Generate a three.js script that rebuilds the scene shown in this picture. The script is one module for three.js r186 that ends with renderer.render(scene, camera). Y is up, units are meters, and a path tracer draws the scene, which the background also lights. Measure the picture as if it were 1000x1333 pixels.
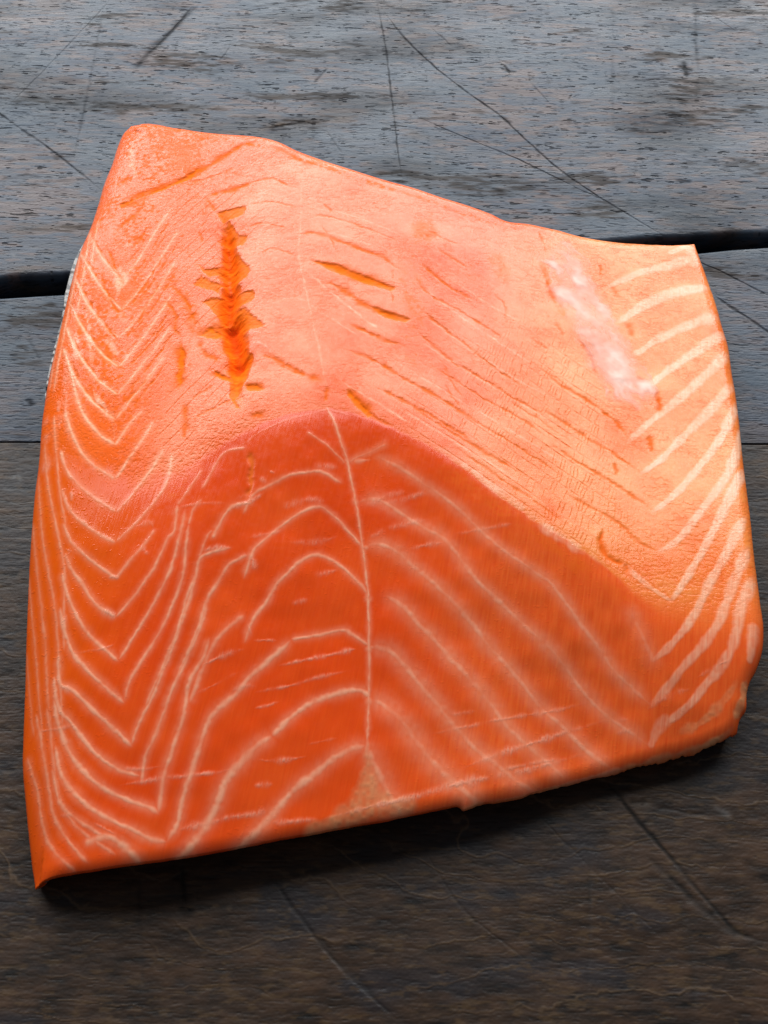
import * as THREE from 'three';
import { RectAreaLightUniformsLib } from 'three/addons/lights/RectAreaLightUniformsLib.js';

// ---------------------------------------------------------------- camera, light, exposure
const scene = new THREE.Scene();
const DIST = 0.36, PITCH = 57 * Math.PI / 180, FOV = 52;
const camera = new THREE.PerspectiveCamera(FOV, 0.75, 0.02, 20);
camera.position.set(0, DIST * Math.sin(PITCH), DIST * Math.cos(PITCH));
camera.lookAt(0, 0, 0);
camera.updateMatrixWorld(true);

scene.background = new THREE.Color(0.105, 0.107, 0.113);          // even dim background, ambient fill from out of view
RectAreaLightUniformsLib.init();
const unseenLight = new THREE.RectAreaLight(new THREE.Color(0.97, 0.985, 1.0), 6.3, 3.4, 1.75);   // unseen area light beyond the far side, placed to give the sheen
unseenLight.name = 'unseen_area_light';
{
  const lo = 8 * Math.PI / 180, hi = 57 * Math.PI / 180, mid = (lo + hi) / 2, dist = 1.75 / 2 / Math.tan((hi - lo) / 2);
  unseenLight.position.set(-0.15, dist * Math.sin(mid), -dist * Math.cos(mid));
  unseenLight.lookAt(0, 0, 0);
}
scene.add(unseenLight);

const renderer = new THREE.WebGLRenderer({ antialias: true });
renderer.setSize(768, 1024);
renderer.toneMapping = THREE.LinearToneMapping;
renderer.toneMappingExposure = 1.0;
renderer.shadowMap.enabled = true;

// ---------------------------------------------------------------- small maths
const clamp = (x, a, b) => Math.min(b, Math.max(a, x)), lerp = (a, b, t) => a + (b - a) * t;
const sstep = (a, b, x) => { const t = clamp((x - a) / (b - a), 0, 1); return t * t * (3 - 2 * t); };
let seed = 20231;
const rnd = () => { seed = (seed + 0x6D2B79F5) | 0; let t = Math.imul(seed ^ (seed >>> 15), 1 | seed); t = (t + Math.imul(t ^ (t >>> 7), 61 | t)) ^ t; return ((t ^ (t >>> 14)) >>> 0) / 4294967296; };
const LAT = new Float32Array(65536);
for (let i = 0; i < 65536; i++) LAT[i] = rnd() * 2 - 1;
function noise(x, y) {                                            // value noise, -1..1
  const ix = Math.floor(x), iy = Math.floor(y), fx = x - ix, fy = y - iy;
  const u = fx * fx * (3 - 2 * fx), v = fy * fy * (3 - 2 * fy), a = ix & 255, b = (ix + 1) & 255, c = (iy & 255) << 8, d = ((iy + 1) & 255) << 8;
  const p = LAT[c + a], q = LAT[c + b], r = LAT[d + a], s = LAT[d + b];
  return p + (q - p) * u + (r - p + (p - q - r + s) * u) * v;
}
const fbm = (x, y, n = 4) => { let s = 0, a = 0.5; for (let i = 0; i < n; i++) { s += a * noise(x, y); x = x * 2.03 + 17.3; y = y * 2.03 + 9.1; a *= 0.5; } return s; };

// a point of the photograph on a level plane at height h
const ray = new THREE.Vector3();
function onPlane(x, y, h) {
  ray.set(x / 500 - 1, 1 - y / 666.5, 0.5).unproject(camera).sub(camera.position);
  const t = (h - camera.position.y) / ray.y;
  return [camera.position.x + ray.x * t, camera.position.z + ray.z * t];
}
function spline(pts, per = 12) {                                  // Catmull-Rom through points of any width
  const out = [], n = pts.length;
  for (let i = 0; i < n - 1; i++) {
    const p0 = pts[Math.max(0, i - 1)], p1 = pts[i], p2 = pts[i + 1], p3 = pts[Math.min(n - 1, i + 2)];
    for (let k = 0; k < per; k++) {
      const t = k / per, t2 = t * t, t3 = t2 * t;
      out.push(p1.map((_, c) => 0.5 * (2 * p1[c] + (p2[c] - p0[c]) * t + (2 * p0[c] - 5 * p1[c] + 4 * p2[c] - p3[c]) * t2 + (3 * p1[c] - p0[c] - 3 * p2[c] + p3[c]) * t3)));
    }
  }
  out.push(pts[n - 1].slice());
  return out;
}
const pairs = (s) => s.trim().split(/\s+/).map((p) => p.split(',').map(Number));

// ---------------------------------------------------------------- table top of three planks
const tex = (data, w, h, srgb) => {
  const t = new THREE.DataTexture(data, w, h, THREE.RGBAFormat, data instanceof Float32Array ? THREE.FloatType : THREE.UnsignedByteType);
  t.magFilter = THREE.LinearFilter; t.minFilter = THREE.LinearMipmapLinearFilter; t.generateMipmaps = true;
  t.wrapS = t.wrapT = THREE.MirroredRepeatWrapping;
  if (srgb) t.colorSpace = THREE.SRGBColorSpace;
  t.needsUpdate = true;
  return t;
};
const enc = (x) => { x = clamp(x, 0, 1); return 255 * (x <= 0.0031308 ? 12.92 * x : 1.055 * Math.pow(x, 1 / 2.4) - 0.055); };

// strokes into a float layer; to(x, y) turns photo points into texel coordinates
function stroke(L, W, H, pts, width, amp, o = {}) {
  const s = spline(pts, o.per ?? 10), lens = [0];
  for (let i = 1; i < s.length; i++) lens.push(lens[i - 1] + Math.hypot(s[i][0] - s[i - 1][0], s[i][1] - s[i - 1][1]));
  const total = lens[lens.length - 1], ph = rnd() * 200, nf = Math.min(1, 7 / width), step = Math.max(0.6, width * 0.16), tp = o.taper ?? 0.18, wob = o.wobble ?? 0, sign = o.add ? 1 : 0;
  let k = 0;
  for (let d = 0; d <= total; d += step) {
    while (k < lens.length - 2 && lens[k + 1] < d) k++;
    const t = (d - lens[k]) / Math.max(1e-6, lens[k + 1] - lens[k]);
    let x = lerp(s[k][0], s[k + 1][0], t), y = lerp(s[k][1], s[k + 1][1], t);
    if (wob) { x += wob * (noise(d * 0.05 + ph, 3.3) + 0.6 * noise(d * 0.17 + ph, 9.3)); y += wob * (noise(d * 0.05 + ph, 7.7) + 0.6 * noise(d * 0.17 + ph, 1.3)); }
    const e = Math.min(d, total - d) / Math.max(1, total), taper = o.taper === 0 ? 1 : sstep(-0.02, tp, e);
    const rough = o.rough ?? 0.25, grow = o.grow ? lerp(0.65, 1.3, d / Math.max(1, total)) : 1, r = grow * width * (0.45 + 0.55 * taper) * (1 + rough * noise(d * 0.06 * nf + ph, 0.5) + 0.5 * rough * noise(d * 0.21 * nf + ph, 5.5));
    const a = amp * taper * (1 + (o.patchy ?? 0.2) * (noise(d * (o.pf ?? 0.03) + ph, 2.5) + 0.5 * noise(d * 0.13 + ph, 8.5) - 0.2));
    if (a <= 0.01) continue;
    const R = Math.ceil(r * 2.1), cx = Math.round(x), cy = Math.round(y);
    for (let j = -R; j <= R; j++) {
      const yy = cy + j; if (yy < 0 || yy >= H) continue;
      for (let i = -R; i <= R; i++) {
        const xx = cx + i; if (xx < 0 || xx >= W) continue;
        const q = ((xx - x) ** 2 + (yy - y) ** 2) / (r * r);
        if (q > 4.4) continue;
        const v = o.flat ? a * (1 - sstep(0.45, 1.2, Math.sqrt(q))) : a * Math.exp(-q), n = yy * W + xx;
        if (v > L[n]) L[n] = v;
      }
    }
  }
}

// photo points along both sides of the gap, and along the hairline joint
const edgeA = pairs('-400,389 -150,375 0,362 90,357 300,346 500,333 700,320 850,310 930,306 1000,303 1200,296 1400,288').map(([x, y]) => onPlane(x, y, 0));
const edgeB = pairs('-400,410 -150,396 0,386 90,381 300,366 500,352 700,340 850,331 905,328 950,323 1000,320 1200,312 1400,306').map(([x, y]) => onPlane(x, y, 0));
const edgeC = pairs('-400,574 0,575.5 500,576.5 1000,578 1400,579').map(([x, y]) => onPlane(x, y, 0));
const along = (e) => (x) => { if (x <= e[0][0]) return e[0][1] + (x - e[0][0]) * (e[1][1] - e[0][1]) / (e[1][0] - e[0][0]); for (let i = 1; i < e.length; i++) if (x <= e[i][0] || i === e.length - 1) return lerp(e[i - 1][1], e[i][1], (x - e[i - 1][0]) / (e[i][0] - e[i - 1][0])); };
const zA = along(edgeA), zB = along(edgeB), zC = along(edgeC);

const WX0 = -0.31, WXS = 0.62, WW = 2048;
function woodMaterial(kind, z0, zs, WH, marks, pinkness = 0.55) {                  // kind 0: greyed, 1: darker brown
  const N = WW * WH, scratch = new Float32Array(N), pale = new Float32Array(N), gouge = new Float32Array(N), ring = new Float32Array(N);
  const tickness = pinkness > 0.4 ? 1 : 0.4, to = ([x, y]) => { const p = onPlane(x, y, 0); return [(p[0] - WX0) / WXS * WW, (p[1] - z0) / zs * WH]; };
  for (const [s, w, a, layer, o] of marks) stroke({ s: scratch, p: pale, g: gouge, r: ring }[layer], WW, WH, pairs(s).map(to), w, a, { wobble: 0.7, rough: 0.5, patchy: 0.5, ...(o ?? {}) });
  const col = new Uint8Array(N * 4), bump = new Float32Array(N * 4), rgh = new Uint8Array(N * 4);
  for (let j = 0; j < WH; j++) for (let i = 0; i < WW; i++) {
    const n = j * WW + i, x = (WX0 + (i + 0.5) / WW * WXS) * 1000, z = (z0 + (j + 0.5) / WH * zs) * 1000;        // millimetres
    const wz = z + 3 * fbm(x * 0.012, z * 0.03 + 5, 3) - x * 0.035 * (kind === 0 ? 1 : 0.2);
    const grain = noise(x * 0.12, wz * 1.3 + 40) * 0.5 + noise(x * 0.3 + 50, wz * 2.4) * 0.5;
    const fine = noise(x * 0.5, wz * 4.2 + 11), flecks = fbm(x * 0.16 + 7, wz * 0.75 + 31, 4), big = fbm(x * 0.018 + 3, wz * 0.06 + 70, 4), speck = noise(x * 1.6 + 9, z * 2.2 + 3);
    const pore = sstep(0.42, 0.7, noise(x * 0.22 + 80, wz * 2.4 + 20) * 0.7 + noise(x * 0.6, wz * 3.3 + 90) * 0.45);
    const dirt = sstep(0.2, 0.6, fbm(x * 0.022 + 21, wz * 0.11 + 13, 4) + 0.4 * flecks + 0.12 * grain), tick = sstep(0.62, 0.75, noise(x * 0.16 + 180, wz * 0.9 + 120) * 0.75 + 0.4 * noise(x * 0.5 + 7, wz * 2.1 + 190)), tone = fbm(x * 0.035 + 130, wz * 0.06 + 17, 3);
    let r, g, b, h, rough;
    if (kind === 0) {
      const t = 0.5 + 0.8 * flecks + 0.25 * grain, pink = sstep(-0.02, 0.42, fbm(x * 0.12 + 60, wz * 0.55 + 2, 4) + 0.7 * tone);
      r = lerp(0.02, 0.058, t); g = lerp(0.027, 0.076, t); b = lerp(0.04, 0.108, t);
      r = lerp(r, 0.125, pink * pinkness); g = lerp(g, 0.078, pink * pinkness); b = lerp(b, 0.062, pink * pinkness);
      { const bl = sstep(0.05, 0.4, -tone + 0.3 * flecks); r = lerp(r, 0.04, bl * 0.5); g = lerp(g, 0.066, bl * 0.5); b = lerp(b, 0.09, bl * 0.5); }
      r = lerp(r, 0.034, dirt * 0.75); g = lerp(g, 0.022, dirt * 0.75); b = lerp(b, 0.012, dirt * 0.75);
      rough = 0.42 + 0.16 * big + 0.22 * dirt + 0.16 * flecks;
      h = 0.10 * flecks + 0.05 * grain + 0.03 * fine + 0.03 * speck;
      { const st = sstep(0.0, 0.5, fbm(x * 0.016 + 210, wz * 0.045 + 77, 4)); r *= 1 - 0.5 * st; g *= 1 - 0.5 * st; b *= 1 - 0.5 * st; rough += 0.1 * st; }
    } else {
      const t = 0.5 + 0.8 * fbm(x * 0.14 + 7, z * 0.3 + 31, 4) + 0.5 * flecks + 0.25 * grain;
      r = lerp(0.013, 0.047, t); g = lerp(0.009, 0.0255, t); b = lerp(0.007, 0.0145, t);
      const blue = sstep(0.0, 0.4, fbm(x * 0.04 + 33, wz * 0.1 + 44, 3)); r = lerp(r, 0.015, blue * 0.7); g = lerp(g, 0.0145, blue * 0.7); b = lerp(b, 0.018, blue * 0.7);
      const tan = sstep(0.12, 0.5, fbm(x * 0.26 + 10, wz * 0.75 + 66, 4)); r = lerp(r, 0.085, tan * 0.4); g = lerp(g, 0.05, tan * 0.4); b = lerp(b, 0.022, tan * 0.4);
      rough = 0.46 + 0.12 * big + 0.1 * flecks;
      h = 0.10 * flecks + 0.08 * fbm(x * 0.3, z * 0.6 + 5, 3) + 0.03 * grain + 0.02 * fine + 0.03 * speck;
      // growth rings cut by the saw: long wavering contours with a pale lip
      const f = wz * 0.12 + 4.2 * fbm(x * 0.0095 + 2, z * 0.02 + 8, 3) - x * 0.012 + 0.35 * fbm(x * 0.12, z * 0.12, 4), fr = f - Math.floor(f), lip = Math.exp(-(((fr - 0.5) / 0.028) ** 2)) * sstep(-0.35, 0.35, fbm(x * 0.05 + 90, z * 0.05, 3) + 0.05);
      r = lerp(r, 0.115, lip * 0.5); g = lerp(g, 0.074, lip * 0.5); b = lerp(b, 0.042, lip * 0.5);
      h += lip * 0.07 - 0.05 * sstep(0.5, 0.56, fr) * (1 - sstep(0.56, 0.66, fr));
    }
    const P = pale[n], R = ring[n];
    r = lerp(r, 0.2, P * 0.5); g = lerp(g, 0.2, P * 0.5); b = lerp(b, 0.2, P * 0.5);
    r = lerp(r, 0.05, R); g = lerp(g, 0.032, R); b = lerp(b, 0.02, R);
    const k = Math.min(1, scratch[n] + gouge[n] * (0.85 + 0.6 * flecks) + pore * (kind ? 0.4 : 0.6) + tick * (kind ? 0.2 : 0.8 * tickness));
    r *= 1 - 0.88 * k; g *= 1 - 0.86 * k; b *= 1 - 0.84 * k;
    h -= 0.5 * scratch[n] + 0.45 * gouge[n] + (kind ? 0.07 : 0.16) * pore + (kind ? 0.06 : 0.35 * tickness) * tick;
    rough = clamp(rough + 0.35 * k, 0.25, 1);
    col.set([enc(r), enc(g), enc(b), 255], n * 4);
    bump[n * 4] = bump[n * 4 + 1] = bump[n * 4 + 2] = clamp(0.6 + h * 0.6, 0, 1); bump[n * 4 + 3] = 1;
    rgh.set([255, 255 * rough, 0, 255], n * 4);
  }
  return new THREE.MeshPhysicalMaterial({ specularIntensity: kind === 0 ? 0.42 : 0.5, map: tex(col, WW, WH, true), bumpMap: tex(bump, WW, WH), bumpScale: 0.0011, roughnessMap: tex(rgh, WW, WH), roughness: 1, metalness: 0 });
}

const marksFar = [
  ['490,0 498,40 505,85 511,140 517,190 524,242', 1.5, 0.85, 's'], ['493,5 520,42 560,82 605,118 650,150 690,187 730,222 770,250 805,272 862,306', 1.5, 0.95, 's'],
  ['533,147 575,166 620,185 665,203 705,222 750,244 790,263 830,287 880,315', 1.3, 0.8, 's'], ['-20,130 0,148 30,170 60,190 95,218 133,248', 2.0, 0.95, 's'],
  ['150,-8 120,25 70,78 30,118 0,147', 1.2, 0.42, 's'], ['137,0 126,55 115,115 105,160 94,215', 2.4, 0.3, 's'], ['260,5 245,18 225,38 200,62 182,82 172,98', 5.5, 0.75, 'g', { rough: 0.9 }],
  ['250,8 222,42 196,68', 2.2, 0.8, 's'], ['427,88 418,98 408,109', 2.0, 0.8, 's'], ['906,-5 905,40 908,90 907,140', 3.5, 0.25, 's'], ['800,-5 797,60 798,180', 3, 0.15, 's'],
  ['651,88 660,92 672,95', 4.0, 1.0, 'g'], ['655,84 664,96', 2.2, 0.9, 's'], ['649,150 657,155 667,160', 4.4, 0.9, 'g'], ['883,86 893,90 901,92', 5.4, 1.1, 'g'], ['890,79 894,101', 3.6, 0.9, 's'],
  ['800,330 830,210 845,120', 2, 0.12, 's'], ['300,60 285,80', 1.5, 0.4, 's'], ['880,235 900,237', 3.5, 0.7, 'g'], ['640,245 655,250', 3, 0.5, 'g'], ['560,35 590,62', 1.6, 0.4, 's'],
  ['688,105 716,135', 1.4, 0.4, 's'], ['920,15 960,42', 1.2, 0.4, 's'], ['330,172 365,162 420,158 470,150', 8, 0.9, 'r', { rough: 1.2 }], ['335,168 370,163 400,160', 4, 0.7, 'g', { rough: 1.2 }], ['530,172 555,180 580,185', 8, 0.55, 'r', { rough: 0.9 }], ['0,300 40,298 110,295', 12, 0.5, 'r', { rough: 0.8 }],
  ['0,352 100,346', 8, 0.6, 'r'], ['259,66 261,72', 2.6, 0.9, 'p'], ['15,330 20,334', 2.4, 0.8, 'p'], ['425,170 445,200', 2, 0.4, 's'], ['740,130 745,122', 1.6, 0.6, 's'],
];
const marksMid = [
  ['900,335 915,343 940,354 970,369 1010,390', 1.6, 0.9, 's'], ['928,383 950,399 975,415 1010,440', 2.2, 0.95, 's'], ['32,440 40,448 52,470', 2.5, 0.25, 's'], ['36,520 42,528', 4, 0.8, 'g'],
  ['0,395 60,392', 2.5, 0.5, 'p'], ['920,330 1000,325', 2.5, 0.5, 'p'],
];
const marksNear = [
  ['780,1000 800,1030 822,1058 850,1090 880,1125 905,1155 935,1188 962,1214 1010,1228', 2.2, 0.85, 's'], ['838,1110 870,1140 930,1196 965,1222', 3.4, 0.8, 'g'],
  ['236,1120 238,1150 240,1176', 2.6, 0.7, 's'], ['234,1184 242,1187 247,1186', 5, 1.1, 'g'], ['350,1140 385,1186 420,1232 460,1275 520,1330', 2.0, 0.5, 's'], ['410,1215 455,1262 490,1300', 3.2, 0.6, 'g'],
  ['815,1042 832,1048 850,1044', 9, 0.7, 'r', { rough: 0.9 }], ['820,1046 842,1043', 3.2, 0.6, 'g'], ['180,1130 182,1200 186,1300', 3, 0.3, 's'], ['765,1090 768,1180 765,1300', 2.4, 0.3, 's'],
  ['850,1050 900,1058 930,1062', 1.6, 0.5, 's'], ['700,1060 780,1140 860,1220', 1.3, 0.3, 's'], ['880,1160 900,1230 905,1330', 3, 0.3, 's'], ['15,622 22,618 26,626', 2.0, 0.5, 'p'],
  ['0,880 15,878', 3, 0.7, 'g'], ['0,1000 18,1003', 2.4, 0.5, 's'], ['5,1050 22,1054', 2.4, 0.5, 's'], ['930,1050 950,1062', 3, 0.5, 'p'], ['550,1100 600,1180 700,1260', 1.4, 0.25, 's'], ['985,780 998,782', 2, 0.5, 'g'],
];
const matFar = woodMaterial(0, -0.345, 0.24, 1024, marksFar);
const matMid = woodMaterial(0, -0.155, 0.14, 768, marksMid, 0.3);
const matNear = woodMaterial(1, -0.05, 0.31, 1024, marksNear);
matFar.name = 'greyed_wood'; matMid.name = 'grey_brown_wood'; matNear.name = 'dark_wood';

// a plank between two edge curves, its long edges worn round
function plank(zFar, zNear, roundFar, roundNear, mat, z0, zs, wear) {
  const pos = [], uv = [], idx = [], nx = 260, T = 0.026;
  const prof = [];
  const arc = (side, R) => { for (let k = 0; k <= 5; k++) { const a = k / 5 * Math.PI / 2; prof.push([side, side < 0 ? R * (1 - Math.sin(a)) : -R * (1 - Math.cos(a)), side < 0 ? -R * (1 - Math.sin(a)) : 0, a]); } };
  const rows = [];
  for (let i = 0; i <= nx; i++) {
    const x = -0.62 + 1.24 * i / nx, w1 = wear * (noise(x * 60, 3) + 0.5 * noise(x * 190, 8)), w2 = wear * (noise(x * 55, 13) + 0.5 * noise(x * 170, 18)), a = zFar(x) + w1, b = zNear(x) + w2, row = [];
    row.push([a, -T]);
    for (let k = 0; k <= 5; k++) { const t = k / 5 * Math.PI / 2; row.push([a + roundFar * (1 - Math.cos(t)), -roundFar * (1 - Math.sin(t))]); }
    for (let k = 1; k < 6; k++) row.push([lerp(a + roundFar, b - roundNear, k / 6), 0]);
    for (let k = 5; k >= 0; k--) { const t = k / 5 * Math.PI / 2; row.push([b - roundNear * (1 - Math.cos(t)), -roundNear * (1 - Math.sin(t))]); }
    row.push([b, -T]);
    for (const [z, y] of row) { pos.push(x, y, z); uv.push((x - WX0) / WXS, (z + y * 0.6 - z0) / zs); }
    rows.push(row.length);
  }
  const m = rows[0];
  for (let i = 0; i < nx; i++) { for (let k = 0; k < m - 1; k++) { const p = i * m + k; idx.push(p, p + 1, p + m, p + 1, p + m + 1, p + m); } idx.push(i * m + m - 1, i * m, (i + 1) * m + m - 1, i * m, (i + 1) * m, (i + 1) * m + m - 1); }
  const g = new THREE.BufferGeometry();
  g.setAttribute('position', new THREE.Float32BufferAttribute(pos, 3)); g.setAttribute('uv', new THREE.Float32BufferAttribute(uv, 2)); g.setIndex(idx); g.computeVertexNormals();
  const o = new THREE.Mesh(g, mat); o.castShadow = o.receiveShadow = true;
  return o;
}
const tableTop = new THREE.Group(); tableTop.name = 'table_top';
tableTop.userData = { kind: 'structure', label: 'weathered grey brown plank table top under the salmon' };
scene.add(tableTop);
const farPlank = plank((x) => zA(x) - 0.42, zA, 0.002, 0.0028, matFar, -0.345, 0.24, 0.0004); farPlank.name = 'plank';
farPlank.userData.label = 'far greyed plank crossed by long knife scratches';
const midPlank = plank(zB, (x) => zC(x) - 0.00022, 0.0022, 0.00045, matMid, -0.155, 0.14, 0.0004 * 0.25); midPlank.name = 'plank_001';
const nearPlank = plank((x) => zC(x) + 0.00022, () => 0.32, 0.00045, 0.003, matNear, -0.05, 0.31, 0.0001); nearPlank.name = 'plank_002';
nearPlank.userData.label = 'near dark brown plank with wavering growth rings';
const addedBoard = new THREE.Mesh(new THREE.BoxGeometry(1.24, 0.02, 0.9), new THREE.MeshStandardMaterial({ color: new THREE.Color(0.012, 0.01, 0.009), roughness: 0.95 }));  // near-black board added under the planks so the gap stays dark
addedBoard.name = 'added_dark_board'; addedBoard.position.set(0, -0.0375, -0.12); addedBoard.castShadow = addedBoard.receiveShadow = true;
tableTop.add(farPlank, midPlank, nearPlank, addedBoard);

// ---------------------------------------------------------------- the salmon: its outline and its surface
const topPx = pairs('175,167 195,166 230,172 280,179 335,183 365,190 390,202 420,213 460,226 500,239 540,250 575,262 610,273 640,284 660,293 690,297 730,306 770,313 820,318 870,320 893,319 904,318');
const rightPx = pairs('904,318 912,340 922,368 931,395 939,425 948,455 953,490 958,520 963,560 967,600 972,640 977,680 981,720 986,760 990,790 994,820 992,850 985,872 976,890 972,905 971,925 963,938 959,956');
const bottomPx = pairs('48,1160 56,1157 75,1150 100,1145 130,1140 165,1134 190,1131 220,1127 260,1121 300,1113 340,1105 380,1097 420,1090 460,1082 500,1075 540,1066 570,1060 596,1055 605,1060 614,1057 625,1053 650,1048 680,1043 700,1036 730,1028 760,1020 790,1013 820,1005 845,999 870,992 895,985 920,977 945,965 959,956');
const leftPx = pairs('175,167 162,177 153,195 145,220 135,245 128,270 118,300 103,335 93,370 87,395 80,425 73,455 67,480 62,505 58,530 54,560 52,590 49,620 45,650 41,700 38,750 36,800 34,850 33,900 31,950 30,1000 33,1040 38,1090 43,1130 48,1160');
const ridgePx = pairs('-60,560 40,565 100,590 150,612 200,622 240,608 270,588 310,563 350,545 390,534 430,530 470,539 510,555 560,580 600,606 640,637 690,672 740,703 790,738 830,770 870,787 920,792 1060,792');
const ridgeH = (x) => 0.0165 + 0.0165 * Math.exp(-(((x + 0.022) / 0.085) ** 2)) + (x < -0.03 ? 0.003 * sstep(-0.03, -0.09, x) : 0);
const ridgePts = ridgePx.map(([x, y]) => { let p = onPlane(x, y, 0.026); for (let k = 0; k < 4; k++) p = onPlane(x, y, ridgeH(p[0])); return p; });
const zR = along(spline(ridgePts, 6));
function body(x, z) {                                             // the upper face without its rounded rim
  const q = z - zR(x) + 0.0011 * noise(x * 70 + 5, z * 70) + 0.0005 * noise(x * 210, z * 210 + 9), c = sstep(-0.105, 0.0, x), up = 0.085, lo = lerp(0.145, 0.158, c), w = lerp(0.017, 0.003, c) + 0.011 * sstep(0.068, 0.105, x);
  const e = q / w, soft = e > 30 ? q : w * Math.log(1 + Math.exp(e));
  return ridgeH(x) + up * q - (up + lo) * soft - 0.0055 * sstep(-0.005, 0.085, x) * sstep(0.0, 0.07, q) + 0.00025 * noise(x * 55 + 3, z * 55 + 8) + 0.0004 * noise(x * 24 + 13, z * 24 + 1);
}
// the outline on the ground plan, each point at its own rim height
const RIM = [];                                                   // [x, z, rim height, rounding radius, side]
const sides = [[topPx, 0], [rightPx, 1], [bottomPx.slice().reverse(), 2], [leftPx.slice().reverse(), 3]];
const SIDE = [];
for (const [px, side] of sides) {
  const drop = [0.0045, 0.0035, 0.003, 0.0065][side], R = [0.006, 0.005, 0.0045, 0.017][side], run = [];
  for (const [x, y] of spline(px, 6)) {
    let h = 0.01, p;
    for (let k = 0; k < 8; k++) { p = onPlane(x, y, h); h = lerp(h, Math.max(0.0022, body(p[0], p[1]) - drop), 0.7); }
    run.push([p[0], p[1], h, R, side]);
  }
  SIDE.push(run);
}
for (const s of SIDE) for (let i = 0; i < s.length - 1; i++) RIM.push(s[i]);
const NR = RIM.length;
for (let pass = 0; pass < 40; pass++) { const c = RIM.map((r) => [r[2], r[3]]); for (let i = 0; i < NR; i++) for (const k of [0, 1]) RIM[i][2 + k] = (c[(i + NR - 1) % NR][k] + 2 * c[i][k] + c[(i + 1) % NR][k]) / 4; }
const hit = { d: 0, inside: false, sides: [0, 1, 2, 3].map(() => ({ d: 9, h: 0, R: 1 })) };
function nearRim(x, z) {                                          // distance to each of the four sides, with the rim height there
  let cross = false;
  for (const q of hit.sides) q.d = 9;
  for (let i = 0; i < NR; i++) {
    const a = RIM[i], b = RIM[i + 1 === NR ? 0 : i + 1], q = hit.sides[a[4]], dx = b[0] - a[0], dz = b[1] - a[1], t = clamp(((x - a[0]) * dx + (z - a[1]) * dz) / (dx * dx + dz * dz + 1e-12), 0, 1);
    const d = (x - a[0] - dx * t) ** 2 + (z - a[1] - dz * t) ** 2;
    if (d < q.d) { q.d = d; q.h = lerp(a[2], b[2], t); q.R = lerp(a[3], b[3], t); }
    if ((a[1] > z) !== (b[1] > z) && x < a[0] + (z - a[1]) / (b[1] - a[1]) * dx) cross = !cross;
  }
  for (const q of hit.sides) q.d = Math.sqrt(q.d);
  hit.d = Math.min(...hit.sides.map((q) => q.d)); hit.inside = cross;
  return hit;
}
function faceAt(x, z) {
  const r = nearRim(x, z), inner = r.inside || r.d < 1e-5;
  let p = inner ? 1 : 0, hs = 0, ws = 0;
  for (const q of r.sides) {
    if (inner) { const t = Math.min(1, q.d / q.R); p *= Math.sqrt(Math.max(0, 1 - (1 - t) ** 2.2)); }
    const w = 1 / (q.d * q.d + 1e-9); hs += w * q.h; ws += w;
  }
  const h = hs / ws;
  return h + (body(x, z) - h) * p;
}

// ---------------------------------------------------------------- the flesh: layers drawn on the ground plan
let bx0 = 9, bx1 = -9, bz0 = 9, bz1 = -9;
for (const [x, z] of RIM) { bx0 = Math.min(bx0, x); bx1 = Math.max(bx1, x); bz0 = Math.min(bz0, z); bz1 = Math.max(bz1, z); }
const S = Math.max(bx1 - bx0, bz1 - bz0) + 0.012, FX = (bx0 + bx1 - S) / 2, FZ = (bz0 + bz1 - S) / 2, T = 2048, TPM = T / S;
function toTex([x, y]) {
  let h = 0.018, p;
  for (let k = 0; k < 6; k++) { p = onPlane(x, y, h); h = lerp(h, faceAt(p[0], p[1]), 0.75); }
  return [(p[0] - FX) * TPM, (p[1] - FZ) * TPM];
}
const PXW = 0.36 / 1366 * TPM;                                    // texels per photo pixel near the middle
const layer = () => new Float32Array(T * T);
const FAT = layer(), BAND = layer(), STREAK = layer(), CRACK = layer(), DEEP = layer(), PALE = layer(), ORANGE = layer(), TEAR = layer();
const draw = (L, list, def) => { for (const [s, w, a, o] of list) stroke(L, T, T, pairs(s).map(toTex), (w ?? def.w) * PXW * (def.k ?? 0.6), a ?? def.a, { ...def.o, ...(o ?? {}) }); };

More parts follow.
